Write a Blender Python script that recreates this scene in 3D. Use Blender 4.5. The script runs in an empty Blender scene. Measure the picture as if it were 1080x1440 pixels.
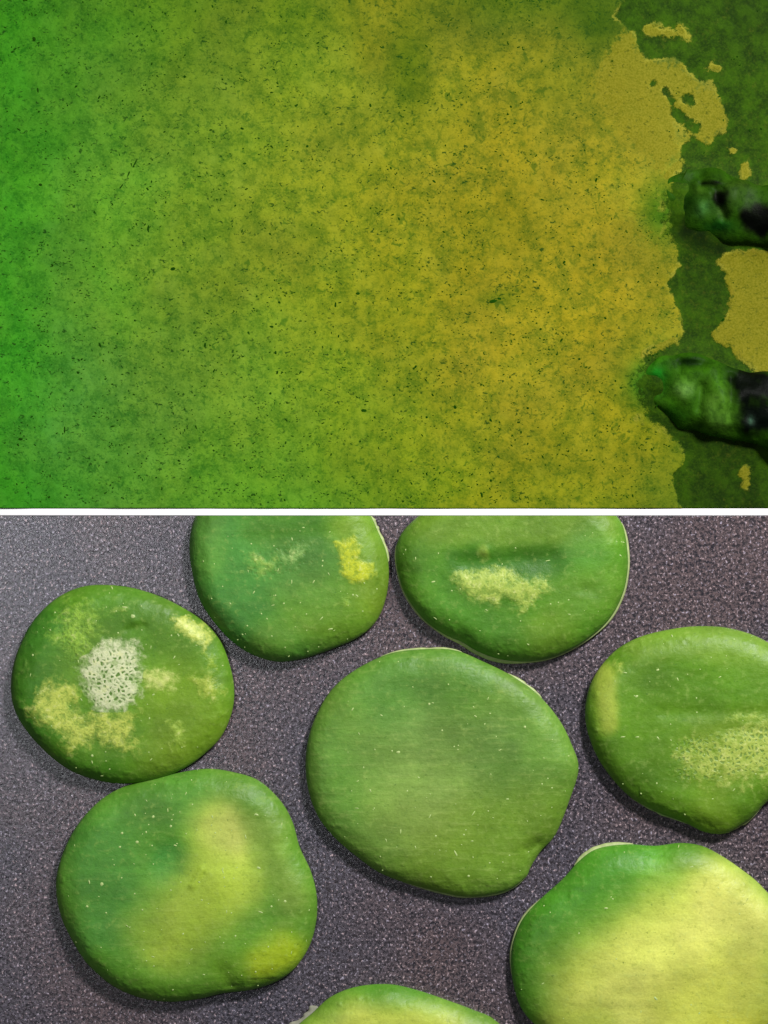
import bpy, math, random
import numpy as np
from mathutils import Vector

# ------------------------------------------------------------------ camera, world, lamps
scene = bpy.context.scene
PX = 0.30 / 1080.0            # metres covered by one photograph pixel at table level
CAM_H = 1.2

def wx(px): return (px - 540.0) * PX
def wy(py): return (720.0 - py) * PX

cam_data = bpy.data.cameras.new("camera")
cam = bpy.data.objects.new("camera", cam_data)
scene.collection.objects.link(cam)
cam.location = (0, 0, CAM_H)
cam.rotation_euler = (0, 0, 0)
cam_data.sensor_fit = 'VERTICAL'
cam_data.sensor_height = 36
cam_data.lens = 36 * CAM_H / 0.40
cam_data.clip_start = 0.05
cam_data.clip_end = 50
scene.camera = cam

world = bpy.data.worlds.new("World")
scene.world = world
world.use_nodes = True
wbg = world.node_tree.nodes["Background"]
wbg.inputs[0].default_value = (0.93, 0.95, 1.0, 1)
wbg.inputs[1].default_value = 0.045

def area(name, loc, target, size, power, color):
    l = bpy.data.lights.new(name, 'AREA')
    l.shape = 'RECTANGLE'
    l.size, l.size_y = size
    l.energy = power
    l.color = color
    o = bpy.data.objects.new(name, l)
    scene.collection.objects.link(o)
    o.location = loc
    d = Vector(target) - Vector(loc)
    o.rotation_euler = d.to_track_quat('-Z', 'Y').to_euler()
    return o

area("key_lamp", (0.58, 0.74, 0.88), (0, -0.03, 0), (0.17, 0.17), 26.5, (1.0, 0.985, 0.95))
area("window_lamp", (-0.42, 0.03, 1.18), (-0.1, 0, 0), (0.14, 0.16), 1.9, (0.93, 0.96, 1.0))

scene.view_settings.view_transform = 'Standard'
scene.view_settings.look = 'None'
scene.view_settings.exposure = 0
scene.view_settings.gamma = 1
scene.view_settings.use_curve_mapping = False

# ------------------------------------------------------------------ helpers
def lin(c):
    c = np.asarray(c, float) / 255.0
    return np.where(c <= 0.04045, c / 12.92, ((c + 0.055) / 1.055) ** 2.4)

def L4(c):
    v = lin(c)
    return (float(v[0]), float(v[1]), float(v[2]), 1.0)

_rng = np.random.RandomState(7)
_T = _rng.rand(256, 256)

def vnoise(x, y):
    """smooth value noise, 0..1, one cell per unit"""
    xi = np.floor(x).astype(int); yi = np.floor(y).astype(int)
    fx = x - xi; fy = y - yi
    fx = fx * fx * fx * (fx * (fx * 6 - 15) + 10)
    fy = fy * fy * fy * (fy * (fy * 6 - 15) + 10)
    a = _T[xi % 256, yi % 256]; b = _T[(xi + 1) % 256, yi % 256]
    c = _T[xi % 256, (yi + 1) % 256]; d = _T[(xi + 1) % 256, (yi + 1) % 256]
    return (a * (1 - fx) + b * fx) * (1 - fy) + (c * (1 - fx) + d * fx) * fy

def fbm(x, y, scale, octaves=4, seed=0.0):
    """scale in photograph pixels; returns -1..1"""
    s = 0; a = 1; t = 0; f = 1.0 / scale
    for k in range(octaves):
        s = s + a * (vnoise(x * f + seed + 17.3 * k, y * f - seed * 1.7 + 9.1 * k) * 2 - 1)
        t += a; a *= 0.5; f *= 2.03
    return s / t

def sstep(a, b, x):
    t = np.clip((x - a) / (b - a), 0, 1)
    return t * t * (3 - 2 * t)

def sd_poly(px, py, poly):
    """signed distance (negative inside), poly list of (x, y)"""
    P = np.asarray(poly, float)
    d = np.full(px.shape, 1e9); inside = np.zeros(px.shape, bool)
    n = len(P)
    for i in range(n):
        ax, ay = P[i]; bx, by = P[(i + 1) % n]
        ex, ey = bx - ax, by - ay
        t = np.clip(((px - ax) * ex + (py - ay) * ey) / (ex * ex + ey * ey + 1e-9), 0, 1)
        d = np.minimum(d, np.hypot(px - ax - t * ex, py - ay - t * ey))
        c = ((ay > py) != (by > py)) & (px < ex * (py - ay) / (ey if ey else 1e-9) + ax)
        inside ^= c
    return np.where(inside, -d, d)

def sd_cap(px, py, a, b):
    ax, ay = a; bx, by = b
    ex, ey = bx - ax, by - ay
    t = np.clip(((px - ax) * ex + (py - ay) * ey) / (ex * ex + ey * ey + 1e-9), 0, 1)
    return np.hypot(px - ax - t * ex, py - ay - t * ey)

def catmull(P, n=16):
    P = np.asarray(P, float); out = []
    m = len(P)
    for i in range(m):
        p0, p1, p2, p3 = P[(i - 1) % m], P[i], P[(i + 1) % m], P[(i + 2) % m]
        for k in range(n):
            t = k / n
            out.append(0.5 * ((2 * p1) + (-p0 + p2) * t + (2 * p0 - 5 * p1 + 4 * p2 - p3) * t * t + (-p0 + 3 * p1 - 3 * p2 + p3) * t ** 3))
    return np.array(out)

def mesh_obj(name, verts, faces, mat, parent=None, attrs=None, smooth=True):
    me = bpy.data.meshes.new(name)
    verts = np.asarray(verts, dtype=np.float32)
    if isinstance(faces, np.ndarray):
        nf, k = faces.shape
        me.vertices.add(len(verts)); me.vertices.foreach_set("co", verts.ravel())
        me.loops.add(nf * k); me.loops.foreach_set("vertex_index", faces.astype(np.int32).ravel())
        me.polygons.add(nf)
        me.polygons.foreach_set("loop_start", np.arange(0, nf * k, k, dtype=np.int32))
        me.update(calc_edges=True)
    else:
        me.from_pydata([tuple(map(float, v)) for v in verts], [], faces)
    me.validate()
    if smooth:
        me.polygons.foreach_set("use_smooth", [True] * len(me.polygons))
    for key, val in (attrs or {}).items():
        val = np.asarray(val, dtype=np.float32)
        if val.ndim == 2:
            at = me.attributes.new(key, 'FLOAT_COLOR', 'POINT')
            c = np.ones((len(verts), 4), np.float32); c[:, :3] = val
            at.data.foreach_set("color", c.ravel())
        else:
            at = me.attributes.new(key, 'FLOAT', 'POINT')
            at.data.foreach_set("value", val)
    me.materials.append(mat)
    o = bpy.data.objects.new(name, me)
    scene.collection.objects.link(o)
    if parent: o.parent = parent
    return o

def tag(o, label=None, cat=None, group=None, kind=None):
    if label: o["label"] = label
    if cat: o["category"] = cat
    if group: o["group"] = group
    if kind: o["kind"] = kind
    return o

def empty(name, loc=(0, 0, 0)):
    o = bpy.data.objects.new(name, None)
    o.empty_display_size = 0.02
    o.location = loc
    scene.collection.objects.link(o)
    return o

class NT:
    def __init__(self, name):
        self.m = bpy.data.materials.new(name); self.m.use_nodes = True
        self.t = self.m.node_tree; self.n = self.t.nodes; self.l = self.t.links
        self.bsdf = self.n["Principled BSDF"]
        tc = self.n.new("ShaderNodeTexCoord"); self.obj = tc.outputs["Object"]
    def link(self, a, b): self.l.new(a, b)
    def _in(self, sock, v):
        if hasattr(v, "is_linked") or hasattr(v, "links"): self.l.new(v, sock)
        else: sock.default_value = v
    def math(self, op, a, b=0.0, clamp=False):
        n = self.n.new("ShaderNodeMath"); n.operation = op; n.use_clamp = clamp
        self._in(n.inputs[0], a); self._in(n.inputs[1], b)
        return n.outputs[0]
    def remap(self, v, a, b, c=0.0, d=1.0, smooth=True):
        n = self.n.new("ShaderNodeMapRange"); n.interpolation_type = 'SMOOTHSTEP' if smooth else 'LINEAR'
        self._in(n.inputs[0], v)
        for i, x in enumerate((a, b, c, d)): n.inputs[i + 1].default_value = x
        return n.outputs[0]
    def noise(self, scale, detail=3, rough=0.55, stretch=None, vec=None, dist=0.0, color=False, offset=None):
        v = vec or self.obj
        if stretch or offset:
            mp = self.n.new("ShaderNodeMapping"); self.link(v, mp.inputs[0])
            if stretch: mp.inputs["Scale"].default_value = stretch
            if offset: mp.inputs["Location"].default_value = offset
            v = mp.outputs[0]
        n = self.n.new("ShaderNodeTexNoise"); self.link(v, n.inputs["Vector"])
        n.inputs["Scale"].default_value = scale; n.inputs["Detail"].default_value = detail
        n.inputs["Roughness"].default_value = rough; n.inputs["Distortion"].default_value = dist
        return n.outputs["Color" if color else "Fac"]
    def voro(self, scale, feature='F1', rnd=1.0):
        n = self.n.new("ShaderNodeTexVoronoi"); n.feature = feature
        self.link(self.obj, n.inputs["Vector"]); n.inputs["Scale"].default_value = scale
        n.inputs["Randomness"].default_value = rnd
        return n.outputs["Distance"]
    def attr(self, name, color=False):
        n = self.n.new("ShaderNodeAttribute"); n.attribute_name = name
        return n.outputs["Color" if color else "Fac"]
    def mix(self, f, a, b, mode='MIX'):
        n = self.n.new("ShaderNodeMix"); n.data_type = 'RGBA'; n.blend_type = mode
        self._in(n.inputs[0], f); self._in(n.inputs[6], a); self._in(n.inputs[7], b)
        return n.outputs[2]
    def bump(self, h, strength, dist, prev=None):
        n = self.n.new("ShaderNodeBump"); n.inputs["Strength"].default_value = strength
        n.inputs["Distance"].default_value = dist; self._in(n.inputs["Height"], h)
        if prev: self.link(prev, n.inputs["Normal"])
        return n.outputs[0]
    def done(self, col=None, rough=0.5, spec=0.5, normal=None, **kw):
        b = self.bsdf
        if col is not None: self._in(b.inputs["Base Color"], col)
        self._in(b.inputs["Roughness"], rough)
        self._in(b.inputs["Specular IOR Level"], spec)
        if normal: self.link(normal, b.inputs["Normal"])
        for k, v in kw.items(): self._in(b.inputs[k.replace("_", " ")], v)
        return self.m

# ------------------------------------------------------------------ materials
def mat_plain(name, c, rough=0.5, spec=0.4, nscale=300, amt=0.12):
    t = NT(name)
    n = t.noise(nscale, 3)
    col = t.mix(t.remap(n, 0.3, 0.7), tuple(x * (1 - amt) for x in L4(c)[:3]) + (1,), L4(c))
    return t.done(col, rough, spec, t.bump(n, 0.15, 0.0003))

def mat_tray():
    t = NT("speckled_coating")
    big = t.noise(11, 2, 0.5)
    mid = t.noise(60, 3, 0.6)
    fine = t.noise(800, 4, 0.75, dist=0.5)
    fine2 = t.noise(1220, 2, 0.6, stretch=(1.0, 0.7, 1))
    warm = t.mix(t.remap(big, 0.35, 0.65), L4((84, 80, 92)), L4((98, 82, 85)))
    dark = t.mix(t.remap(mid, 0.35, 0.7), L4((36, 34, 42)), L4((50, 44, 49)))
    c = t.mix(t.remap(fine, 0.42, 0.58), dark, warm)
    sp = t.remap(fine2, 0.54, 0.66)
    sp2 = t.math('MULTIPLY', sp, t.remap(fine, 0.44, 0.60))
    hue = t.noise(420, 1)
    spc = t.mix(t.remap(hue, 0.4, 0.6), L4((178, 170, 190)), L4((202, 178, 184)))
    c = t.mix(sp2, c, spc)
    h = t.math('ADD', fine, t.math('MULTIPLY', fine2, 0.6))
    nb = t.bump(h, 0.30, 0.0004)
    rough = t.remap(fine2, 0.3, 0.7, 0.32, 0.20, smooth=False)
    return t.done(c, rough, 1.0, nb)

def mat_dough():
    t = NT("green_dough")
    base = t.attr("col", True); pcol = t.attr("pcol", True)
    patch = t.attr("patch"); pore = t.attr("pore"); streak = t.attr("streak")
    n1 = t.noise(420, 4, 0.65)
    n2 = t.noise(1100, 3, 0.6)
    n3 = t.noise(70, 3, 0.55)
    # horizontal rolling streaks
    st = t.noise(330, 4, 0.65, stretch=(0.22, 1.5, 1))
    # colour breathing of the dough itself
    c = t.mix(t.remap(n3, 0.3, 0.7, 0, 0.35), base, t.mix(1.0, base, L4((215, 230, 190)), 'MULTIPLY'))
    c = t.mix(t.math('MULTIPLY', t.remap(n1, 0.52, 0.75), 0.28), c, L4((165, 190, 95)))
    c = t.mix(t.math('MULTIPLY', t.remap(n1, 0.46, 0.28), 0.24), c, L4((40, 95, 20)))
    c = t.mix(t.math('MULTIPLY', t.remap(st, 0.52, 0.72), t.math('MULTIPLY', streak, 0.17)), c, L4((180, 200, 110)))
    c = t.mix(t.math('MULTIPLY', t.remap(n2, 0.35, 0.65), 0.10), c, L4((30, 60, 10)))
    n8 = t.noise(620, 3, 0.6, offset=(3, 7, 1))
    c = t.mix(t.math('MULTIPLY', t.remap(n8, 0.66, 0.74), 0.45), c, L4((48, 92, 22)))
    # crusted patches with ragged edge
    n4 = t.noise(190, 4, 0.7)
    e = t.math('ADD', patch, t.math('MULTIPLY', t.math('SUBTRACT', n1, 0.5), 0.8))
    e = t.math('ADD', e, t.math('MULTIPLY', t.math('SUBTRACT', n4, 0.5), 1.2))
    m = t.remap(e, 0.32, 0.92)
    grain = t.remap(n2, 0.35, 0.6)
    pc = t.mix(t.math('MULTIPLY', t.math('SUBTRACT', 1.0, grain), 0.4), pcol, t.mix(0.6, pcol, base))
    n5 = t.noise(300, 3, 0.7, offset=(2, 4, 0))
    lump = t.remap(n5, 0.36, 0.52, 0.5, 1.0)
    c = t.mix(t.math('MULTIPLY', t.math('MULTIPLY', m, 0.95), lump), c, pc)
    c = t.mix(t.math('MULTIPLY', m, t.remap(n5, 0.54, 0.70, 0, 0.45)), c, L4((222, 226, 150)))
    # pores: open cells in the blistered crust
    vo = t.voro(560, 'DISTANCE_TO_EDGE', 1.0)
    pm = t.math('MULTIPLY', t.remap(vo, 0.14, 0.30), t.math('MULTIPLY', pore, t.remap(t.noise(190, 2), 0.30, 0.50)))
    c = t.mix(pm, c, L4((92, 128, 52)))
    h = t.math('ADD', t.math('MULTIPLY', n1, 0.8), t.math('MULTIPLY', n2, 0.35))
    h = t.math('ADD', h, t.math('MULTIPLY', t.math('MULTIPLY', m, lump), 0.45))
    h = t.math('SUBTRACT', h, t.math('MULTIPLY', pm, 0.7))
    h = t.math('ADD', h, t.math('MULTIPLY', st, t.math('MULTIPLY', streak, 0.5)))
    nb = t.bump(h, 0.42, 0.0006)
    rough = t.remap(n1, 0.3, 0.7, 0.40, 0.58, smooth=False)
    return t.done(c, rough, 0.32, nb)

def mat_sheet():
    t = NT("speckled_dough_sheet")
    base = t.attr("col", True); dark = t.attr("dark"); tan = t.attr("tan")
    n0 = t.noise(38, 4, 0.6)
    n1 = t.noise(150, 5, 0.68)
    n2 = t.noise(520, 4, 0.7)
    n3 = t.noise(1300, 2, 0.6)
    lt = t.mix(1.0, base, (1.16, 1.13, 1.05, 1), 'MULTIPLY')
    dk = t.mix(1.0, base, (0.50, 0.68, 0.55, 1), 'MULTIPLY')
    c = t.mix(t.remap(n1, 0.34, 0.66), dk, lt)
    c = t.mix(t.math('MULTIPLY', t.remap(n0, 0.40, 0.66), 0.5), c, t.mix(1.0, base, (1.22, 1.12, 1.3, 1), 'MULTIPLY'))
    c = t.mix(t.math('MULTIPLY', t.remap(n2, 0.50, 0.32), 0.75), c, t.mix(1.0, base, (0.26, 0.50, 0.5, 1), 'MULTIPLY'))
    c = t.mix(t.math('MULTIPLY', t.remap(n3, 0.45, 0.66), 0.34), c, t.mix(1.0, base, (1.45, 1.35, 1.9, 1), 'MULTIPLY'))
    n6 = t.noise(95, 5, 0.72, offset=(4, 9, 0))
    cl = t.math('MULTIPLY', t.remap(n6, 0.52, 0.70), t.math('ADD', 0.25, t.math('MULTIPLY', t.attr("cloud"), 0.75)))
    c = t.mix(cl, c, t.mix(1.0, base, (0.42, 0.62, 0.5, 1), 'MULTIPLY'))
    n7 = t.noise(75, 4, 0.6, offset=(8, 2, 0))
    c = t.mix(t.math('MULTIPLY', t.remap(n7, 0.54, 0.70), 0.6), c, t.mix(1.0, base, (1.30, 1.25, 1.7, 1), 'MULTIPLY'))
    # fine herb specks
    sp = t.noise(760, 2, 0.5, stretch=(0.8, 1.15, 1), offset=(3, 1, 0), dist=0.8)
    sq = t.noise(330, 3, 0.6, offset=(7, 3, 0), dist=1.0)
    c = t.mix(t.math('MULTIPLY', t.remap(sq, 0.56, 0.68), t.remap(t.noise(70, 2, offset=(1, 6, 0)), 0.36, 0.6, 0.2, 0.9)), c, t.mix(1.0, base, (0.35, 0.58, 0.5, 1), 'MULTIPLY'))
    spm = t.math('MULTIPLY', t.remap(sp, 0.60, 0.70), t.remap(t.noise(85, 2, offset=(5, 2, 0)), 0.35, 0.6, 0.25, 0.9))
    c = t.mix(spm, c, L4((24, 66, 8)))
    # dry tan skin, ragged; the same mask carries painted highlights
    te = t.math('ADD', tan, t.math('MULTIPLY', t.math('SUBTRACT', n2, 0.5), 1.5))
    tm = t.remap(te, 0.42, 0.72)
    tc = t.mix(t.remap(n3, 0.35, 0.62), L4((112, 112, 14)), L4((130, 126, 30)))
    c = t.mix(t.math('MULTIPLY', tm, 0.80), c, tc)
    c = t.mix(t.math('MULTIPLY', tm, t.remap(sp, 0.60, 0.70, 0, 0.6)), c, L4((70, 80, 8)))
    # dark wet layer, ragged
    de = t.math('ADD', dark, t.math('MULTIPLY', t.math('SUBTRACT', t.noise(330, 6, 0.8), 0.5), 1.3))
    dm = t.remap(de, 0.42, 0.62)
    rim = t.math('MULTIPLY', t.remap(de, 0.30, 0.43), t.remap(t.noise(120, 2, offset=(6, 6, 0)), 0.45, 0.62, 0, 0.55))
    c = t.mix(rim, c, L4((160, 156, 52)))
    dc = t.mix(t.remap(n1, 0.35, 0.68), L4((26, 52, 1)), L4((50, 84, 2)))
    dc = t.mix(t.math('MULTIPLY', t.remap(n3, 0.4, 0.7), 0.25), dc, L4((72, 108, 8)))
    dc = t.mix(t.attr("painted_shade"), dc, L4((12, 28, 2)))  # shade by the lumps and corners, painted over the dark layer
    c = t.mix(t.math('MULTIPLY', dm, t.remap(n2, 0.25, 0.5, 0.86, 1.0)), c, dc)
    h = t.math('ADD', t.math('MULTIPLY', n1, 1.0), t.math('MULTIPLY', n2, 0.5))
    h = t.math('SUBTRACT', h, t.math('MULTIPLY', dm, 0.35))
    h = t.math('ADD', h, t.math('MULTIPLY', n3, 0.15))
    nb = t.bump(h, 0.35, 0.0006)
    return t.done(t.mix(1.0, c, (0.85, 0.85, 0.85, 1), 'MULTIPLY'), 0.7, 0.06, nb)

def mat_attr(name, rough, spec, bump=0.5, bscale=500, amt=0.3):
    t = NT(name)
    base = t.attr("col", True)
    n = t.noise(bscale, 4, 0.65)
    c = t.mix(t.math('MULTIPLY', t.remap(n, 0.55, 0.35), amt), base, t.mix(1.0, base, (0.3, 0.4, 0.4, 1), 'MULTIPLY'))
    return t.done(c, rough, spec, t.bump(n, bump, 0.0006))

M_tray = mat_tray()
M_dough = mat_dough()
M_sheet = mat_sheet()
M_lump = mat_attr("wet_green_lump", 0.5, 0.035, 0.5, 420, 0.55)
M_white = mat_plain("white_board", (249, 247, 252), 0.6, 0.2, 200, 0.01)
M_table = mat_plain("grey_worktop", (120, 118, 120), 0.6, 0.3, 60, 0.2)
M_lip = mat_plain("pale_dough_skin", (176, 192, 128), 0.45, 0.5, 500, 0.25)
M_lip_grey = mat_plain("greyish_dough_skin", (150, 150, 132), 0.45, 0.5, 500, 0.25)
M_fleck = mat_plain("pale_flour_flecks", (178, 200, 124), 0.5, 0.5, 500, 0.1)
M_herb = mat_plain("dark_herb_flecks", (26, 66, 8), 0.9, 0.0, 500, 0.3)

# ------------------------------------------------------------------ setting
def slab(name, x0, x1, y0, y1, z0, z1, bev, mat, parent=None):
    """box with a chamfered top edge"""
    v = []; b = bev
    for (o, z) in ((0, z0), (0, z1 - b), (b * .3, z1 - b * .3), (b, z1)):
        v += [(x0 + o, y0 + o, z), (x1 - o, y0 + o, z), (x1 - o, y1 - o, z), (x0 + o, y1 - o, z)]
    f = [(3, 2, 1, 0), (12, 13, 14, 15)]
    for k in range(3):
        a = k * 4
        for i in range(4):
            j = (i + 1) % 4
            f.append((a + i, a + j, a + 4 + j, a + 4 + i))
    return mesh_obj(name, v, f, mat, parent, smooth=False)

tag(slab("worktop", -0.6, 0.6, -0.6, 0.6, -0.050, -0.0100, 0.003, M_table), kind="structure")

Y_TOP, Y_BOT = 715.0, 725.0          # the pale gap between the two halves
tray = slab("tray", -0.215, 0.215, -0.33, wy(Y_BOT), -0.0099, 0.0, 0.0002, M_tray)
tag(tray, "dark grey speckled tray carrying the green dough rounds", "tray")
strip = slab("divider_strip", -0.215, 0.215, wy(Y_BOT) + 0.00002, wy(Y_TOP) - 0.00002, -0.0099, 0.0003, 0.0002, M_white)
tag(strip, "thin white strip between the speckled dough sheet and the tray", "strip")
boardu = slab("board", -0.215, 0.215, wy(Y_TOP), 0.26, -0.0099, -0.0010, 0.0002, M_table)
tag(boardu, "grey board lying under the large speckled dough sheet", "board")

# ------------------------------------------------------------------ top half: speckled dough sheet
sheet_root = empty("dough_sheet", (0, 0, 0))
tag(sheet_root, "large flat sheet of speckled green and yellow dough with two dark lumps", "dough sheet")

GX = [-60, 20, 120, 250, 400, 550, 700, 850, 940, 1060, 1200]
GY = [-60, 15, 120, 260, 400, 550, 700, 800]
_rows = [  # dough colours, with tint of the light and dimming to the right painted in
 [(52,128,10),(70,130,15),(85,125,12),(100,125,10),(118,120,8),(98,112,8),(75,95,5),(60,85,5),(50,80,5)],
 [(58,142,14),(85,145,25),(110,145,22),(125,145,20),(122,132,15),(135,130,12),(140,130,20),(140,135,35),(110,110,15)],
 [(60,150,16),(85,150,28),(115,150,25),(130,145,20),(142,142,15),(150,136,12),(145,135,15),(140,136,22),(125,120,20)],
 [(66,157,22),(85,153,30),(115,150,25),(130,148,18),(145,145,12),(152,137,12),(150,135,12),(140,132,15),(118,108,15)],
 [(62,156,24),(85,153,42),(105,153,35),(115,150,22),(135,145,15),(155,145,18),(152,140,12),(125,130,10),(110,108,10)],
 [(55,148,18),(75,150,35),(90,150,28),(95,148,22),(115,145,12),(140,143,10),(130,135,8),(100,120,8),(90,100,8)],
]
def _ext(r): return [r[0]] + r + [r[-1]]
G = np.array([_ext(_rows[0])] + [_ext(r) for r in _rows] + [_ext(_rows[-1])], float)

def grid_col(x, y):
    gx = np.array(GX, float); gy = np.array(GY, float)
    ix = np.clip(np.searchsorted(gx, x) - 1, 0, len(gx) - 2); iy = np.clip(np.searchsorted(gy, y) - 1, 0, len(gy) - 2)
    fx = np.clip((x - gx[ix]) / (gx[ix + 1] - gx[ix]), 0, 1); fy = np.clip((y - gy[iy]) / (gy[iy + 1] - gy[iy]), 0, 1)
    fx = fx[:, None]; fy = fy[:, None]
    return (G[iy, ix] * (1 - fx) + G[iy, ix + 1] * fx) * (1 - fy) + (G[iy + 1, ix] * (1 - fx) + G[iy + 1, ix + 1] * fx) * fy

DARK = [(900,-60),(880,0),(868,22),(884,36),(893,50),(898,70),(912,84),(930,84),(945,78),(962,86),(975,104),(985,118),(1000,114),
        (1012,128),(1021,150),(1023,168),(1018,182),(1004,190),(1001,205),(992,203),(972,186),(954,160),(947,150),(946,160),(956,182),(968,196),
        (962,205),(957,222),(946,243),(936,262),(930,285),(932,310),(938,330),(950,345),(956,372),(941,400),(950,425),(958,450),(957,470),
        (945,482),(918,492),(902,510),(893,535),(893,565),(905,590),(928,606),(948,622),(960,640),(946,668),(950,690),(960,720),(965,800),
        (1200,800),(1200,560),(1085,540),(1068,528),(1048,512),(1025,485),(1001,470),(1018,448),(1028,415),(1022,385),(1008,368),(1012,352),(1200,352),(1200,-60)]
ISL = [((912,42),(945,48),8),((955,40),(965,50),6),((1000,92),(1010,94),5),((1030,212),(1030,212),4),((1046,234),(1048,248),5),((1046,664),(1049,680),8),((1075,560),(1060,600),0)]
TAN = [(832,110),(850,78),(872,44),(890,42),(898,70),(930,88),(960,88),(985,122),(1010,128),(1024,165),(1004,208),(980,200),(950,170),(955,215),(930,245),(900,215),(880,190),(850,165)]
TAN2 = [(850,262),(885,258),(915,300),(945,345),(952,400),(955,470),(910,500),(890,440),(870,380),(845,320)]
TAN3 = [(1008,366),(1014,353),(1200,350),(1200,530),(1070,528),(1030,490),(1003,470),(1020,445),(1028,412)]
HIGHLIGHTS = [((905,498),(948,480),5),((938,248),(954,232),5),((1002,472),(1030,492),3.5)]  # highlights beside the lumps, painted in through the tan mask
CUTS = [((934,128),(945,142),4),((953,158),(978,182),7),((966,140),(970,142),6),((918,118),(920,120),4)]

def lump_h(x, y):
    """how far the sheet is pushed up round the two lumps, 0..1"""
    a = sd_cap(x, y, (965, 285), (1110, 320)); b = sd_cap(x, y, (935, 545), (1110, 590))
    return np.exp(-(a / 42) ** 2) + 0.75 * np.exp(-(b / 52) ** 2)

nx, ny = 620, 440
xs = np.linspace(-70, 1150, nx); ys = np.linspace(-70, 714.8, ny)
X, Y = np.meshgrid(xs, ys); X = X.ravel(); Y = Y.ravel()
sdd = sd_poly(X, Y, DARK) + 9 * fbm(X, Y, 26, 5, 3)
for a, b, r in ISL + HIGHLIGHTS: sdd = np.maximum(sdd, (r - sd_cap(X, Y, a, b)) + 7 * fbm(X * 0.7, Y * 1.2, 11, 4, 8))
for a, b, r in CUTS: sdd = np.minimum(sdd, sd_cap(X, Y, a, b) - r + 7 * fbm(X, Y, 12, 4, 5))
# boundary is fuzzy round the lumps, at the top, crisp elsewhere
soft = 9 + 26 * np.exp(-(((X - 900) / 45) ** 2 + ((Y - 565) / 60) ** 2)) + 22 * np.exp(-(((X - 935) / 25) ** 2 + ((Y - 300) / 45) ** 2))
dark = np.clip(0.5 - sdd / (2 * soft), 0, 1)
# darker, greener dough near the top of the tan patch
topd = 0.0 * np.exp(-(((X - 840) / 62) ** 2 + ((Y - 45) / 42) ** 2))
tan = np.zeros_like(X)
for P_, s_, k_ in ((TAN, 16, 1.0), (TAN2, 30, 0.55), (TAN3, 8, 0.85)):
    tan = np.maximum(tan, k_ * np.clip(0.5 - sd_poly(X, Y, P_) / (2 * s_), 0, 1))
for a, b, r in HIGHLIGHTS + ISL[:6]: tan = np.maximum(tan, sstep(r + 3, r - 2, sd_cap(X, Y, a, b)))
painted_shade = np.exp(-(sd_cap(X, Y, (965, 322), (1010, 350)) / 20) ** 2) + np.exp(-(sd_cap(X, Y, (955, 595), (1050, 630)) / 26) ** 2)  # shade painted under the lumps and towards the dark corners
painted_shade += 0.5 * np.exp(-(sd_cap(X, Y, (1000, 690), (1080, 720)) / 40) ** 2) + 0.35 * np.exp(-(((X - 985) / 30) ** 2 + ((Y - 400) / 40) ** 2))
painted_shade += 0.35 * np.exp(-(((X - 1060) / 60) ** 2 + ((Y - 20) / 60) ** 2))
painted_shade = np.clip(painted_shade * (0.75 + 0.5 * fbm(X, Y, 30, 3, 1)), 0, 0.95)
col = grid_col(X + 60 * fbm(X, Y, 110, 5, 1), Y + 50 * fbm(X, Y, 110, 5, 6))
col = col * (1 + 0.10 * fbm(X, Y, 80, 5, 12)[:, None])
col = col + np.array((7., 3., 12.))
fw = np.clip(0.5 + 0.9 * fbm(X * 1.2, Y * 0.8, 34, 5, 31), 0, 1)[:, None] * 0.22      # paler fibrous drifts
col = col * (1 - fw) + (col * 0.6 + np.array((74., 74., 34.))) * fw
# greener and darker colour blobs, beside the lumps and elsewhere
for (bx, by, rx, ry, cc, k) in ((908, 538, 26, 30, (40, 120, 20), .8), (930, 300, 28, 40, (60, 120, 15), .7), (60, 690, 60, 40, (55, 148, 25), .4),
                                (790, 120, 60, 50, (110, 125, 14), .4), (840, 30, 50, 45, (58, 88, 4), .85), (700, 420, 30, 14, (80, 105, 8), .6), (575, 90, 26, 60, (80, 105, 6), .6), (690, 320, 60, 50, (115, 120, 8), .35), (740, 0, 120, 30, (80, 105, 6), .5), (570, 110, 30, 50, (95, 115, 10), .5)):
    w = (k * np.exp(-(((X - bx) / rx) ** 2 + ((Y - by) / ry) ** 2)))[:, None]
    col = col * (1 - w) + np.array(cc) * w
Z = 0.0006 + 0.00025 * fbm(X, Y, 60, 4, 4) + 0.0042 * lump_h(X, Y) * (1 + 0.25 * fbm(X, Y, 28, 3, 9)) - 0.0002 * sstep(.3, .7, dark)
cloud = np.clip(np.exp(-(((X - 640) / 170) ** 2 + ((Y - 210) / 220) ** 2)) + 0.5 * np.exp(-(((X - 250) / 200) ** 2 + ((Y - 380) / 200) ** 2)), 0, 1)
idx = np.arange(nx * ny).reshape(ny, nx)
F = np.stack([idx[1:, :-1], idx[1:, 1:], idx[:-1, 1:], idx[:-1, :-1]], -1).reshape(-1, 4)
# closed edge towards the strip and the far sides
ring = np.concatenate([idx[-1, :], idx[::-1, -1][1:], idx[0, ::-1][1:], idx[:, 0][1:-1]])
nb = len(X)
V = np.stack([wx(X), wy(Y), Z], 1)
VB = V[ring].copy(); VB[:, 2] = -0.00099
k = np.arange(len(ring)); k2 = (k + 1) % len(ring)
FB = np.stack([nb + k, nb + k2, ring[k2], ring[k]], 1)
cat = lambda a: np.concatenate([a, a[ring]])
sheet = mesh_obj("sheet", np.concatenate([V, VB]), np.concatenate([F, FB]), M_sheet, sheet_root,
                 dict(col=lin(cat(np.clip(col, 0, 255))) * np.array([0.76, 0.84, 0.75]), dark=cat(dark), tan=cat(tan), painted_shade=cat(painted_shade), cloud=cat(cloud)))

def sheet_z(x, y):
    return 0.0006 + 0.00025 * fbm(x, y, 60, 4, 4) + 0.0042 * lump_h(x, y)

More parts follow.
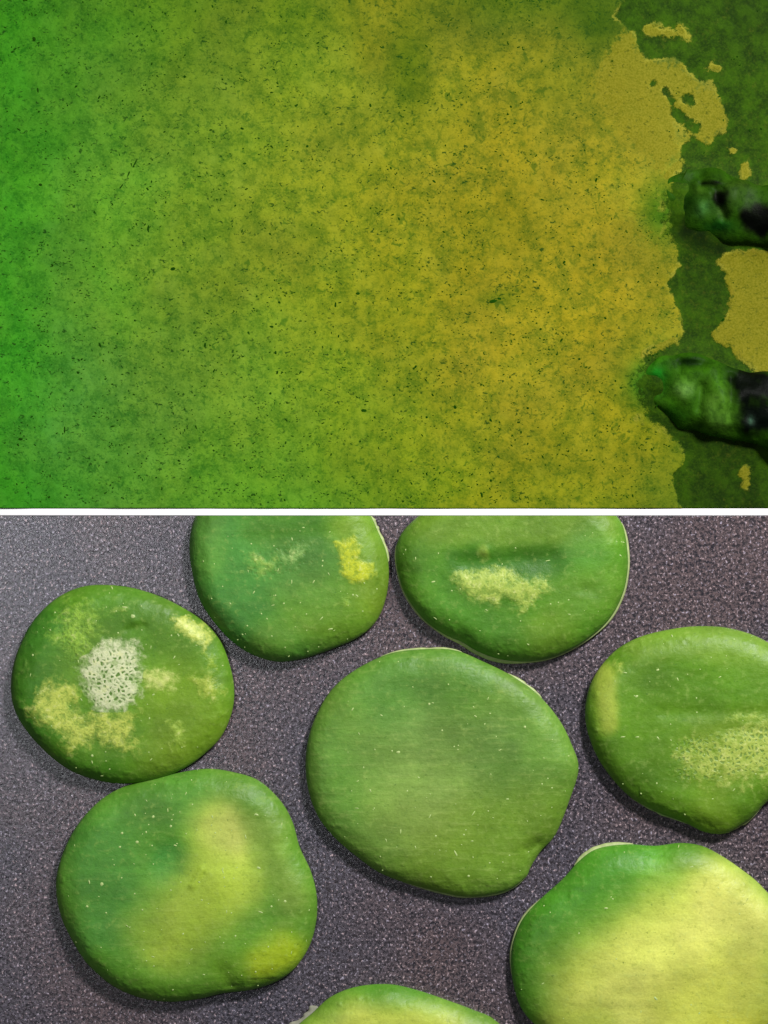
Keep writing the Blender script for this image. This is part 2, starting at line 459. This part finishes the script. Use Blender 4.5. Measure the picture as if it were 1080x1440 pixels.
def lump(path, seed, spots, label, base, grooves=()):
    """finger-like ridge of wet dough along a bent path: (px, py, radius, z mm)"""
    P = np.array(path, float); n = 130; m = 80
    t = np.linspace(0, len(P) - 1, n)
    C = np.stack([np.interp(t, np.arange(len(P)), P[:, k]) for k in range(4)], 1)
    for _ in range(6): C[1:-1] = (C[:-2] + 2 * C[1:-1] + C[2:]) / 4
    tip = np.sqrt(np.clip(1 - (1 - np.clip(np.linspace(0, 1, n) / 0.22, 0, 1)) ** 2, 0, 1))
    V = []; cc = []
    d = np.gradient(C[:, :2], axis=0); d /= np.linalg.norm(d, axis=1)[:, None]
    nrm = np.stack([-d[:, 1], d[:, 0]], 1)
    a = np.linspace(0, 2 * np.pi, m, endpoint=False)
    A, I = np.meshgrid(a, np.arange(n))
    R = (C[I, 2] * tip[I])
    x = C[I, 0] + nrm[I, 0] * np.cos(A) * R; y = C[I, 1] + nrm[I, 1] * np.cos(A) * R
    q = 1 + 0.26 * fbm(x + seed * 50, y, 50, 2, seed)
    x = C[I, 0] + nrm[I, 0] * np.cos(A) * R * q; y = C[I, 1] + nrm[I, 1] * np.cos(A) * R * q
    z = C[I, 3] * 0.001 + np.sin(A) * R * q * PX * 0.50
    # folds across the ridge
    fold = np.sin(((x - C[0, 0]) * 0.8 + (y - C[0, 1]) * 0.35) / 9.0 + 2.5 * fbm(x, y, 40, 2, seed))
    z += np.where(np.sin(A) > 0, (0.0022 * fbm(x, y, 34, 2, seed + 8) + 0.0002 * fold) * np.sin(A) * tip[I], 0)
    for (ga, gb, gr, gd) in grooves: z += np.where(np.sin(A) > 0, 0.001 * gd * np.exp(-(sd_cap(x, y, ga, gb) / gr) ** 2), 0)
    x, y, z = x.ravel(), y.ravel(), z.ravel()
    col = np.tile(np.array(base, float), (len(x), 1)) * (1 + 0.25 * fbm(x, y, 16, 4, seed + 3))[:, None]
    for (sx, sy, rx, ry, c, kk) in spots:  # spots also paint highlights, glints and unlit hollows into the colour
        g2 = ((x - sx) / rx) ** 2 + ((y - sy) / ry) ** 2 + 0.5 * fbm(x, y, 16, 3, seed + 5)
        w = (kk * np.exp(-(np.clip(g2, 0, None) ** (2.5 if sum(c) < 40 else 1.0))))[:, None]
        w = np.clip(w * (1 + 0.6 * fbm(x, y, 12, 3, seed + 6)[:, None]), 0, 1)
        col = col * (1 - w) + np.array(c) * w
    ii = np.arange(n * m).reshape(n, m)
    F = np.stack([ii[:-1], np.roll(ii, -1, 1)[:-1], np.roll(ii, -1, 1)[1:], ii[1:]], -1).reshape(-1, 4)[:, ::-1]
    o = mesh_obj("finger_lump", np.stack([wx(x), wy(y), z], 1), F, M_lump, sheet_root, dict(col=lin(np.clip(col, 0, 255))))
    o["label"] = label
    return o

lump([(925, 250, 14, -0.4), (950, 268, 34, 0.0), (980, 280, 44, -0.2), (1012, 292, 47, 0.9), (1045, 302, 46, 1.6), (1110, 314, 44, 2.2)], 2,
     [(988, 295, 14, 12, (60, 105, 45), 1), (940, 262, 12, 20, (44, 92, 8), .6), (1015, 300, 10, 26, (52, 80, 26), .7), (1038, 262, 24, 8, (40, 62, 10), .9), (980, 270, 10, 7, (62, 95, 22), .6), (1040, 278, 30, 14, (45, 70, 25), .8), (1010, 320, 24, 10, (22, 70, 14), .8),
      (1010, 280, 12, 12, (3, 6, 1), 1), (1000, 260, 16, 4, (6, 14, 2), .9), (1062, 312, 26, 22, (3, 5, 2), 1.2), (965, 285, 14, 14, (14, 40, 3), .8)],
     "upper dark green lump, its right end painted black like an unlit hollow", (34, 66, 6), [((985, 262), (1012, 270), 5, -2.2), ((1004, 276), (1016, 308), 6, -2.0), ((1035, 262), (1030, 300), 12, 1.4), ((980, 290), (985, 300), 9, 1.5)])
lump([(892, 518, 12, -1.6), (912, 528, 30, -0.9), (940, 538, 44, -0.2), (972, 548, 54, 0.6), (1012, 562, 54, 2.0), (1110, 588, 54, 3.0)], 5,
     [(920, 530, 16, 18, (26, 112, 22), .9), (962, 548, 15, 12, (98, 140, 62), .95), (1000, 570, 26, 30, (72, 112, 32), .9), (1012, 592, 18, 12, (84, 128, 42), .8), (975, 562, 10, 16, (36, 74, 10), .6),
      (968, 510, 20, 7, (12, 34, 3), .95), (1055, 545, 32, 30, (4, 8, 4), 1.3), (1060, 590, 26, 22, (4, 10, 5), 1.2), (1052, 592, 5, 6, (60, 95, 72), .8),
      (940, 585, 26, 12, (26, 70, 8), .8), (1025, 520, 14, 14, (18, 40, 8), .7)],
     "lower dark green lump, thicker and lighter, with an end painted black like an unlit hollow", (42, 82, 8), [((958, 512), (985, 514), 7, -2.2), ((983, 545), (980, 575), 6, -1.6), ((960, 550), (962, 556), 12, 1.8), ((1003, 550), (1012, 590), 13, 1.6), ((1026, 530), (1022, 590), 5, -2.0)])

# ------------------------------------------------------------------ flecks (tiny shards, joined)
def shards(name, pts, mat, parent, kind="stuff"):
    """pts: (x px, y px, z m, length px, width px, angle, thick m)"""
    V = []; F = []
    rnd = random.Random(len(pts))
    for (x, y, z, l, w, a, th) in pts:
        b = len(V); ca, sa = math.cos(a), math.sin(a)
        for k in range(6):
            u = 2 * math.pi * k / 6
            ex = math.cos(u) * l / 2 * rnd.uniform(.7, 1.15); ey = math.sin(u) * w / 2 * rnd.uniform(.7, 1.15)
            V.append((wx(x + ex * ca - ey * sa), wy(y + ex * sa + ey * ca), z - th * .6))
        V.append((wx(x), wy(y), z + th))
        for k in range(6): F.append((b + (k + 1) % 6, b + k, b + 6))
    o = mesh_obj(name, V, F, mat, parent, smooth=True)
    if kind: o["kind"] = kind
    return o

rnd = random.Random(11)
pts = []
sizes = []
while len(pts) < 2900:
    x = rnd.uniform(-10, 1090); y = rnd.uniform(-10, 708)
    dens = 0.30 + 0.35 * math.exp(-((x - 700) / 260) ** 2) * (0.5 + y / 1400) + 0.45 * math.exp(-((y - 560) / 220) ** 2) * (x < 800)
    if rnd.random() > dens: continue
    if x > 925 or (x > 830 and y < 220): 
        if rnd.random() > 0.12: continue
    l = abs(rnd.gauss(0, 1.3)) + 1.2
    pts.append((x, y, 0, l * rnd.uniform(1, 2.0), l * rnd.uniform(.6, 1.0), rnd.uniform(0, math.pi), 0.00012))
    if rnd.random() < 0.25:      # little clusters
        for _ in range(rnd.randint(2, 5)):
            pts.append((x + rnd.gauss(0, 9), y + rnd.gauss(0, 5), 0, rnd.uniform(2, 4.5), rnd.uniform(1, 2.4), rnd.uniform(-.6, .6), 0.0001))
for (x, y, l, w, a) in [(260,108,5,5,0),(313,112,4,4,0),(416,149,5,4,0),(432,206,5,5,0),(640,573,8,6,1.2),(503,413,8,5,0),(690,676,5,5,0),
                        (815,505,5,4,0),(742,574,5,4,0),(760,463,5,4,0),(690,591,7,5,1),(693,424,14,7,-.2),(702,420,10,5,.1),(91,604,16,3,1.6),
                        (190,230,18,3,-1.1),(181,245,14,3,-1.2),(171,262,12,3,-.9),(57,260,7,6,0),(48,55,8,7,1),(110,524,6,5,.6)]:
    pts.append((x, y, 0, l, w, a, 0.00015))
pts = [p for p in pts if p[1] < 708]
px_ = np.array([p[0] for p in pts], float); py_ = np.array([p[1] for p in pts], float)
zz = sheet_z(px_, py_)
pts = [(p[0], p[1], float(z) + 0.00005, p[3], p[4], p[5], p[6]) for p, z in zip(pts, zz)]
shards("herb_flecks", pts, M_herb, sheet_root)

# ------------------------------------------------------------------ bottom half: dough rounds
GROUP = "green dough rounds on the dark tray"

class Round:
    def __init__(s, outline, centre, seed, H=9.5, edge=38, clip=None, dome=0.9):
        s.P = catmull(outline); s.c = np.array(centre, float); s.seed = seed
        s.H = H; s.edge = edge; s.clip = clip; s.dome = dome
        th = np.arctan2(s.P[:, 1] - s.c[1], s.P[:, 0] - s.c[0]); r = np.hypot(s.P[:, 0] - s.c[0], s.P[:, 1] - s.c[1])
        o = np.argsort(th); s.th = th[o]; s.r = r[o]
        s.dents = []; s.paint = []; s.patches = []; s.pores = []; s.streak = 0.3
    def R(s, a):
        return np.interp(a, s.th, s.r, period=2 * np.pi)
    def z(s, x, y):
        dx = x - s.c[0]; dy = y - s.c[1]; a = np.arctan2(dy, dx); r = np.hypot(dx, dy); R = s.R(a)
        d = np.clip(R - r, 0, None)
        d = np.clip(d * (1 + 0.25 * fbm(x, y, 45, 3, s.seed + 30)), 0, None)
        u = 1 - np.clip(d / s.edge, 0, 1)
        h = 3.0 + (s.H - 3.0) * (1 - u ** 2.0) ** 0.62
        h = h + s.dome * (1 - np.clip(r / R, 0, 1) ** 2)
        ed = np.clip(d / 12, 0, 1)
        h = h + ed * (0.45 * fbm(x, y, 120, 3, s.seed) + 0.13 * fbm(x, y, 18, 3, s.seed + 2))
        h = h + ed * 0.55 * np.exp(-(d / 22) ** 2) * np.clip(fbm(x, y, 9, 2, s.seed + 14) - .1, 0, 1)
        for (a_, b_, rr, dz) in s.dents:
            h = h + ed * dz * np.exp(-(sd_cap(x, y, a_, b_) / rr) ** 2)
        return h * 0.001
    def build(s, label, lips=(), nfleck=60, flecks=()):
        na, nr = 640, 150
        a = np.linspace(-np.pi, np.pi, na, endpoint=False)
        Rf = s.R(a); Rc = Rf.copy()
        if s.clip is not None:      # the round ends flat against the white strip
            sn = np.sin(a); lim = np.where(sn < -1e-4, (s.clip - s.c[1]) / np.minimum(sn, -1e-4), 1e9)
            Rc = np.minimum(Rf, lim)
        t = np.linspace(0, 1, nr) ** 0.72
        t = 1 - (1 - np.linspace(0, 1, nr)) ** 1.25
        T, I = np.meshgrid(t, np.arange(na), indexing='ij')
        r = T * Rc[I] * 0.9999
        x = s.c[0] + r * np.cos(a[I]); y = s.c[1] + r * np.sin(a[I])
        z = s.z(x, y)
        # bottom ring
        xb = s.c[0] + (Rc - 14.0) * np.cos(a); yb = s.c[1] + (Rc - 14.0) * np.sin(a)
        if s.clip is not None: yb = np.maximum(yb, s.clip)
        x = np.concatenate([x.ravel(), xb]); y = np.concatenate([y.ravel(), yb]); z = np.concatenate([z.ravel(), np.full(na, 0.00005)])
        ii = np.arange((nr + 1) * na).reshape(nr + 1, na); jj = np.roll(ii, -1, 1)
        F = np.stack([ii[:-1], ii[1:], jj[1:], jj[:-1]], -1).reshape(-1, 4)
        F = F[:, ::-1].copy()
        # merge innermost ring to one centre is unnecessary: ring 0 is a point, drop its quads
        cap = None
        # colour
        col = np.tile(np.array(s.paint[0][4], float), (len(x), 1))
        xw = x + 10 * fbm(x, y, 60, 3, s.seed + 4); yw = y + 10 * fbm(x, y, 60, 3, s.seed + 7)
        for (a_, b_, rr, kk, c) in s.paint[1:]:
            w = (kk * sstep(rr * 1.5, rr * 0.35, sd_cap(xw, yw, a_, b_)))[:, None]
            col = col * (1 - w) + np.array(c) * w
        col = col * np.array([1.04, 0.945, 0.98]) * (1.0 + 0.16 * fbm(x, y, 70, 4, s.seed + 20) + 0.05 * fbm(x * 0.25, y * 1.6, 16, 3, s.seed + 21))[:, None]
        patch = np.zeros(len(x)); pcol = np.tile(np.array((175., 195., 80.)), (len(x), 1))
        for (poly, c, softp, kk) in s.patches:
            sd = sd_poly(x, y, poly) + 5 * fbm(x, y, 18, 4, s.seed)
            p = kk * np.clip(0.60 - sd / (4.2 * softp), 0, 1)
            m = p >= patch
            pcol[m & (p > 0)] = c
            patch = np.maximum(patch, p)
        pore = np.zeros(len(x))
        for (a_, b_, rr, kk) in s.pores: pore = np.maximum(pore, kk * sstep(rr * 1.15, rr * .7, sd_cap(x, y, a_, b_)))
        z = z + np.where(z > 0.001, 0.00015 * sstep(.3, .9, patch + .3 * fbm(x, y, 8, 2, 3)), 0)
        root = empty("dough_round", (wx(s.c[0]), wy(s.c[1]), 0.0))
        tag(root, label, "dough round", GROUP)
        # perspective lift: keep the traced outline where it is seen at the height it stands
        V = np.stack([wx(x) - root.location.x, wy(y) - root.location.y, z], 1)
        body = mesh_obj("body", V, F, M_dough, root, dict(col=lin(np.clip(col, 0, 255)), pcol=lin(pcol), patch=patch, pore=pore, streak=np.full(len(x), s.streak)))
        for (arc, w, mat) in lips:
            an = np.unwrap([math.atan2(q[1] - s.c[1], q[0] - s.c[0]) for q in arc])
            tt = np.linspace(0, len(an) - 1, 200); aa = np.interp(tt, np.arange(len(an)), an)
            aw = (aa + np.pi) % (2 * np.pi) - np.pi
            Ro = s.R(aw); f = np.sin(np.linspace(0, np.pi, 200)) ** 0.4
            ww = 0.66 * w * f * (1 + 0.8 * fbm(np.arange(200.), np.zeros(200), 38, 2, s.seed + 11))
            vv = []
            for (off, zz) in ((-7, .0032), (0, .0030), (.6, .0027), (1, .0022), (1.0, .0016), (.2, .0013)):
                rr = Ro + (off if off < 0 else off * ww)
                xx = s.c[0] + rr * np.cos(aa); yy = s.c[1] + rr * np.sin(aa)
                if s.clip is not None: yy = np.maximum(yy, s.clip)
                vv.append(np.stack([wx(xx) - root.location.x, wy(yy) - root.location.y, np.full(200, zz)], 1))
            vv = np.concatenate(vv); q = np.arange(1200).reshape(6, 200)
            ff = np.stack([q[:-1, :-1], q[:-1, 1:], q[1:, 1:], q[1:, :-1]], -1).reshape(-1, 4)
            mesh_obj("lip", vv, ff, mat, root)
        rn = random.Random(s.seed * 13 + 1); pts = []
        cx, cy = s.c
        while len(pts) < nfleck:
            aa = rn.uniform(-math.pi, math.pi); q = math.sqrt(rn.random()) * 0.97
            R_ = float(s.R(np.array(aa)))
            X_ = cx + math.cos(aa) * q * R_; Y_ = cy + math.sin(aa) * q * R_
            if s.clip and Y_ < s.clip + 4: continue
            l = rn.uniform(1.6, 3.4) if rn.random() < .75 else rn.uniform(4, 8)
            pts.append([X_, Y_, 0, l, rn.uniform(1.2, 2.2) if l > 4 else l * .8, rn.uniform(0, math.pi), .00016])
        for fl in flecks: pts.append([fl[0], fl[1], 0, fl[2], fl[3], fl[4], .0003])
        ax = np.array([p[0] for p in pts]); ay = np.array([p[1] for p in pts]); az = s.z(ax, ay)
        if pts:
            o = shards("flour_flecks", [(p[0], p[1], float(z_) + 0.00008, p[3], p[4], p[5], p[6]) for p, z_ in zip(pts, az)], M_fleck, root)
            o.location = (-root.location.x, -root.location.y, 0)
        return root

def C(pt, r, k, c): return (pt, pt, r, k, c)

# A: blistered round at the left
r = Round([(120,824),(165,823),(205,831),(245,847),(285,872),(310,900),(324,935),(330,968),(327,1000),(312,1035),(285,1062),(255,1082),(215,1097),(175,1101),(140,1097),(105,1085),(75,1065),(45,1035),(25,1005),(17,975),(19,940),(30,905),(50,870),(82,840)],
          (172, 962), 1)
r.paint = [(0,0,0,0,(88,146,34)), ((60,900),(45,1010),45,.7,(62,132,34)), C((170,860),50,.6,(80,145,36)), ((250,980),(290,1030),60,.6,(118,158,36)), C((230,1060),40,.5,(122,160,44)), C((60,880),40,.5,(56,128,36)), ((90,1070),(150,1085),22,.6,(66,134,30)), C((130,930),60,.4,(110,160,50))]
r.patches = [([(122,925),(148,902),(190,903),(205,935),(197,972),(178,998),(140,996),(126,965),(115,950)], (216,220,178), 9, 1.0),
             ([(135,1003),(188,1000),(190,1048),(165,1045),(140,1030),(118,1045),(100,1052),(98,1030),(72,1015),(48,1002),(55,982),(75,962),(102,958),(112,975),(100,990),(125,1010)], (192,204,90), 10, 1.0),
             ([(205,942),(232,940),(246,952),(240,966),(222,966),(205,960)], (194,206,112), 7, 1.0),
             ([(246,866),(262,866),(296,892),(290,908),(270,898),(250,880)], (194,204,96), 6, 1.0),
             ([(273,952),(295,948),(312,968),(308,985),(290,978),(280,962)], (176,192,80), 7, .9),
             ([(243,1014),(257,1014),(258,1040),(247,1050)], (160,188,72), 7, .85),
             ([(80,890),(100,850),(130,848),(140,880),(130,920),(100,915)], (150,190,66), 14, .85),
             ([(160,852),(185,850),(186,858),(162,860)], (170,196,90), 4, .8), ([(290,920),(305,922),(306,936),(294,936)], (160,186,60), 5, .8)]
r.pores = [((155,955),(165,950),42,1.0), ((110,1010),(165,1035),25,.35), ((105,870),(115,915),25,.5)]
r.dents = [((190,868),(192,872),7,.5), ((182,885),(205,880),6,-.5), ((160,950),(160,950),48,.5), ((110,990),(120,1000),18,-.4)]
r.build("green dough disc with a white net-like blister in its middle", nfleck=70,
        flecks=[(190,866,8,7,0),(178,853,12,3,.1),(50,920,4,4,0),(133,1060,5,5,0)])

# B: upper, left of centre, cut by the strip
r = Round([(272,735),(267,765),(270,800),(280,840),(298,870),(325,900),(355,920),(390,930),(425,926),(465,913),(505,895),(530,872),(543,840),(547,805),(543,775),(532,748),(515,715),(480,680),(430,660),(370,662),(310,680),(285,705)],
          (407, 800), 2, clip=Y_BOT + 0.3)
r.paint = [(0,0,0,0,(76,142,50)), ((330,770),(340,870),50,.6,(66,140,56)), ((450,850),(520,880),60,.7,(110,158,38)), ((370,740),(450,745),34,.6,(74,134,36)), ((500,740),(530,830),36,.7,(120,162,40)), ((290,740),(290,790),26,.6,(96,160,60)), C((380,900),30,.5,(104,156,46)), C((430,810),50,.4,(84,152,70))]
r.patches = [([(346,782),(388,780),(388,800),(370,808),(350,800)], (146,180,78), 8, .85), ([(325,785),(338,782),(336,800),(328,802)], (130,176,88), 6, .7),
             ([(396,778),(415,768),(434,764),(440,775),(425,785),(412,800),(400,795)], (136,176,92), 7, .75),
             ([(474,762),(496,755),(504,772),(500,788),(524,792),(526,806),(508,816),(486,812),(480,790)], (188,198,44), 5, 1.0), ([(480,842),(492,838),(494,850),(484,852)], (150,182,60), 5, .7)]
r.pores = [((370,792),(425,780),24,.4)]
r.dents = [((350,760),(470,750),14,-.5), ((470,790),(520,790),26,.3)]
r.build("dough disc cut off by the white strip, bright yellow patch near its right edge", [([(515,730),(532,745),(548,790)], 5, M_lip)], 55,
        [(466,883,11,3,-.2),(453,868,9,2,-.8)])

# C: upper, right of centre, cut by the strip
r = Round([(557,790),(558,765),(568,745),(590,724),(620,700),(670,680),(730,670),(790,680),(840,700),(866,725),(876,742),(881,770),(882,800),(875,835),(858,868),(834,892),(804,912),(770,926),(735,930),(700,926),(670,915),(650,903),(625,892),(600,875),(580,852),(565,825)],
          (720, 800), 3, clip=Y_BOT + 0.3)
r.paint = [(0,0,0,0,(80,144,36)), ((600,740),(840,740),34,.7,(112,156,46)), ((650,790),(780,785),22,.8,(58,122,28)), ((600,830),(680,890),34,.6,(74,142,40)), ((800,840),(850,830),40,.6,(100,154,46)), C((770,890),40,.6,(112,158,40)), C((820,770),30,.5,(82,148,62)), C((682,775),9,.9,(124,168,58)), ((575,770),(580,830),26,.4,(96,156,44))]  # one dark band paints the dent's shade into the green
r.patches = [([(638,808),(665,800),(702,796),(722,806),(735,816),(752,816),(768,812),(770,830),(752,836),(748,855),(735,858),(724,846),(705,838),(700,850),(680,846),(660,835),(646,826)], (170,190,84), 8, 1.0)]
r.pores = [((655,815),(740,830),26,.30)]
r.dents = [((655,792),(770,785),16,-1.4), ((682,776),(682,776),8,.8), ((820,828),(830,830),9,-.5), ((640,905),(655,900),10,-.6), ((660,820),(750,830),18,.5)]
r.build("dough disc cut off by the white strip, with a ragged pale patch below a dent", [([(557,765),(566,830),(600,878),(650,907),(700,930),(760,932),(835,896),(880,820),(884,770),(872,735)], 5.5, M_lip)], 40,
        [(609,817,9,3,-.2),(730,818,3,3,0)])

# D: centre
r = Round([(600,912),(640,914),(680,930),(720,950),(755,975),(785,1010),(803,1045),(813,1080),(800,1125),(781,1172),(760,1196),(746,1218),(738,1233),(710,1252),(660,1260),(605,1250),(540,1229),(500,1202),(470,1176),(448,1148),(435,1115),(430,1080),(433,1040),(447,1000),(470,965),(505,938),(550,918)],
          (620, 1085), 4, H=8.5, dome=0.7)
r.paint = [(0,0,0,0,(98,150,52)), ((540,960),(640,940),60,.7,(86,148,50)), C((560,980),50,.5,(84,144,58)), C((600,1120),85,.75,(136,176,78)), C((590,1020),40,.4,(120,166,80)), ((500,1060),(700,1060),60,.4,(106,156,72)), ((620,1220),(740,1150),60,.6,(114,160,40)), ((455,1040),(480,1150),30,.5,(88,148,52)), C((740,1040),60,.4,(98,152,60))]
r.streak = 1.0
r.dents = [((742,1192),(755,1186),9,-1.2), ((735,955),(760,985),16,.3), ((600,990),(700,1000),30,-.3)]
r.build("large smooth dough disc in the centre with fine horizontal streaks and no patches", [([(535,922),(600,911),(650,916)], 2.5, M_lip), ([(715,945),(760,982)], 3, M_lip), ([(560,1238),(660,1262),(742,1228)], 3, M_lip)], 80,
        [(640,1196,15,3,1.1),(612,1172,4,4,0),(665,1140,12,2,-1),(560,1055,7,5,0),(737,1020,5,5,0),(603,988,5,5,0),(658,1228,5,4,0)])

# E: right edge, porous corner
r = Round([(822,1000),(828,965),(845,935),(870,910),(905,893),(950,883),(985,880),(1025,883),(1068,897),(1110,925),(1138,965),(1146,1010),(1135,1060),(1108,1100),(1074,1130),(1055,1150),(1040,1160),(1018,1171),(990,1169),(960,1155),(925,1142),(890,1123),(865,1100),(840,1065),(826,1030)],
          (985, 1022), 5)
r.paint = [(0,0,0,0,(88,142,30)), ((846,945),(852,1015),17,.9,(158,190,72)), ((900,900),(1060,905),26,.7,(112,158,50)), ((930,960),(1060,990),36,.5,(76,130,24)), ((1000,1060),(1080,1040),50,.5,(128,160,46)), C((1000,1140),36,.6,(108,150,34)), ((860,1050),(900,1100),22,.4,(76,130,28))]
r.patches = [([(945,1055),(965,1045),(1000,1040),(1040,1015),(1100,1010),(1100,1080),(1040,1100),(1000,1095),(960,1085)], (168,184,84), 14, .85),
             ([(1020,1000),(1060,998),(1075,1012),(1030,1018)], (160,184,76), 6, .75), ([(866,930),(874,930),(872,942),(866,942)], (176,192,80), 4, .8)]
r.pores = [((970,1065),(1080,1050),34,.75)]
r.dents = [((930,1000),(1080,1000),10,-.5), ((1020,1020),(1070,1030),12,-.4), ((860,960),(860,1020),22,.4), ((975,1150),(1000,1160),9,-.4)]
r.build("dough disc running off the right edge with a porous pale patch", [([(885,1120),(925,1144),(965,1158)], 2.5, M_lip), ([(1020,1171),(1045,1160),(1070,1133)], 3, M_lip)], 45,
        [(922,940,6,4,-.4),(892,977,6,4,-.4)])

# F: lower left, heart-like
r = Round([(290,1080),(330,1085),(365,1097),(395,1125),(412,1155),(422,1190),(438,1225),(446,1260),(445,1295),(435,1330),(415,1360),(390,1378),(355,1390),(315,1395),(280,1403),(240,1407),(200,1402),(160,1385),(125,1355),(105,1325),(88,1290),(80,1250),(84,1215),(100,1175),(125,1140),(155,1115),(190,1100),(240,1088)],
          (262, 1245), 6, dome=1.4)
r.paint = [(0,0,0,0,(92,152,44)), ((140,1190),(170,1320),60,.8,(74,148,56)), ((190,1150),(250,1120),50,.6,(78,150,52)), C((238,1205),30,.9,(62,138,52)), ((310,1165),(325,1230),46,.95,(172,206,84)), ((300,1240),(235,1315),58,.9,(160,202,66)), C((322,1170),34,.7,(188,214,106)), ((370,1160),(410,1260),26,.6,(128,166,66)), ((370,1345),(400,1330),32,.9,(146,180,34)), C((320,1360),30,.6,(100,150,34)), ((150,1350),(250,1395),22,.6,(84,146,36)), C((200,1300),34,.4,(120,172,56))]
r.streak = .6
r.dents = [((236,1210),(240,1200),26,-1.6), ((315,1150),(320,1220),34,1.0), ((300,1240),(250,1300),30,.8), ((273,1241),(286,1218),5,.45), ((281,1245),(289,1226),5,-.25), ((315,1365),(330,1385),14,-1.2), ((375,1345),(390,1330),26,.6)]
r.build("dough disc at lower left with a dent and a wide yellow-green raised fold", (), 95,
        [(196,1180,6,6,0),(175,1168,5,5,0),(218,1145,5,5,0),(243,1158,5,5,0),(172,1187,5,4,0),(147,1239,7,7,0),(129,1236,8,3,1.4),(249,1185,8,3,.3),(362,1142,8,4,.4),(365,1216,9,4,.4),(402,1263,5,5,0),(383,1270,4,4,0),(361,1361,4,4,0),(333,1311,4,4,0),(126,1270,6,4,.5)])

# G: lower right, big pale area
r = Round([(718,1350),(722,1320),(735,1290),(760,1262),(790,1235),(815,1208),(840,1192),(880,1186),(920,1188),(955,1184),(985,1188),(1010,1200),(1040,1220),(1070,1245),(1105,1290),(1120,1350),(1110,1410),(1070,1470),(1000,1510),(900,1515),(820,1490),(765,1450),(735,1420),(722,1385)],
          (915, 1345), 7, edge=44, dome=2.0)
r.paint = [(0,0,0,0,(70,142,34)), ((960,1390),(960,1390),205,0,(0,0,0)), ((850,1390),(1000,1290),92,1.0,(172,204,76)), ((900,1400),(1010,1320),94,1.0,(198,222,104)), ((980,1420),(1040,1400),74,.9,(192,216,88)), ((1000,1260),(1040,1290),44,.8,(196,218,104)), ((780,1440),(840,1440),30,.6,(160,190,70)), ((1000,1440),(1060,1440),24,.5,(170,184,58))]
r.streak = .5
r.dents = [((920,1195),(930,1200),14,-.7), ((860,1400),(1010,1300),80,.6)]
r.build("big dough disc at lower right, mostly pale yellow with a dark green border", [([(806,1215),(838,1191),(890,1185)], 6, M_lip), ([(719,1370),(728,1300),(758,1262)], 3, M_lip)], 30, [(850,1272,8,3,0),(918,1397,10,4,.8)])

# H: bottom edge
r = Round([(440,1422),(465,1400),(500,1386),(545,1382),(585,1390),(630,1405),(665,1418),(695,1432),(730,1470),(740,1530),(700,1600),(620,1640),(520,1640),(440,1600),(405,1540),(402,1480),(415,1445)],
          (565, 1510), 8)
r.paint = [(0,0,0,0,(74,140,34)), ((520,1440),(620,1450),38,1.0,(182,214,88)), ((500,1500),(640,1520),90,1.0,(182,210,84))]
r.build("dough disc mostly below the bottom edge, only its upper rim showing", [([(405,1470),(418,1436),(444,1412)], 16, M_lip_grey)], 12)
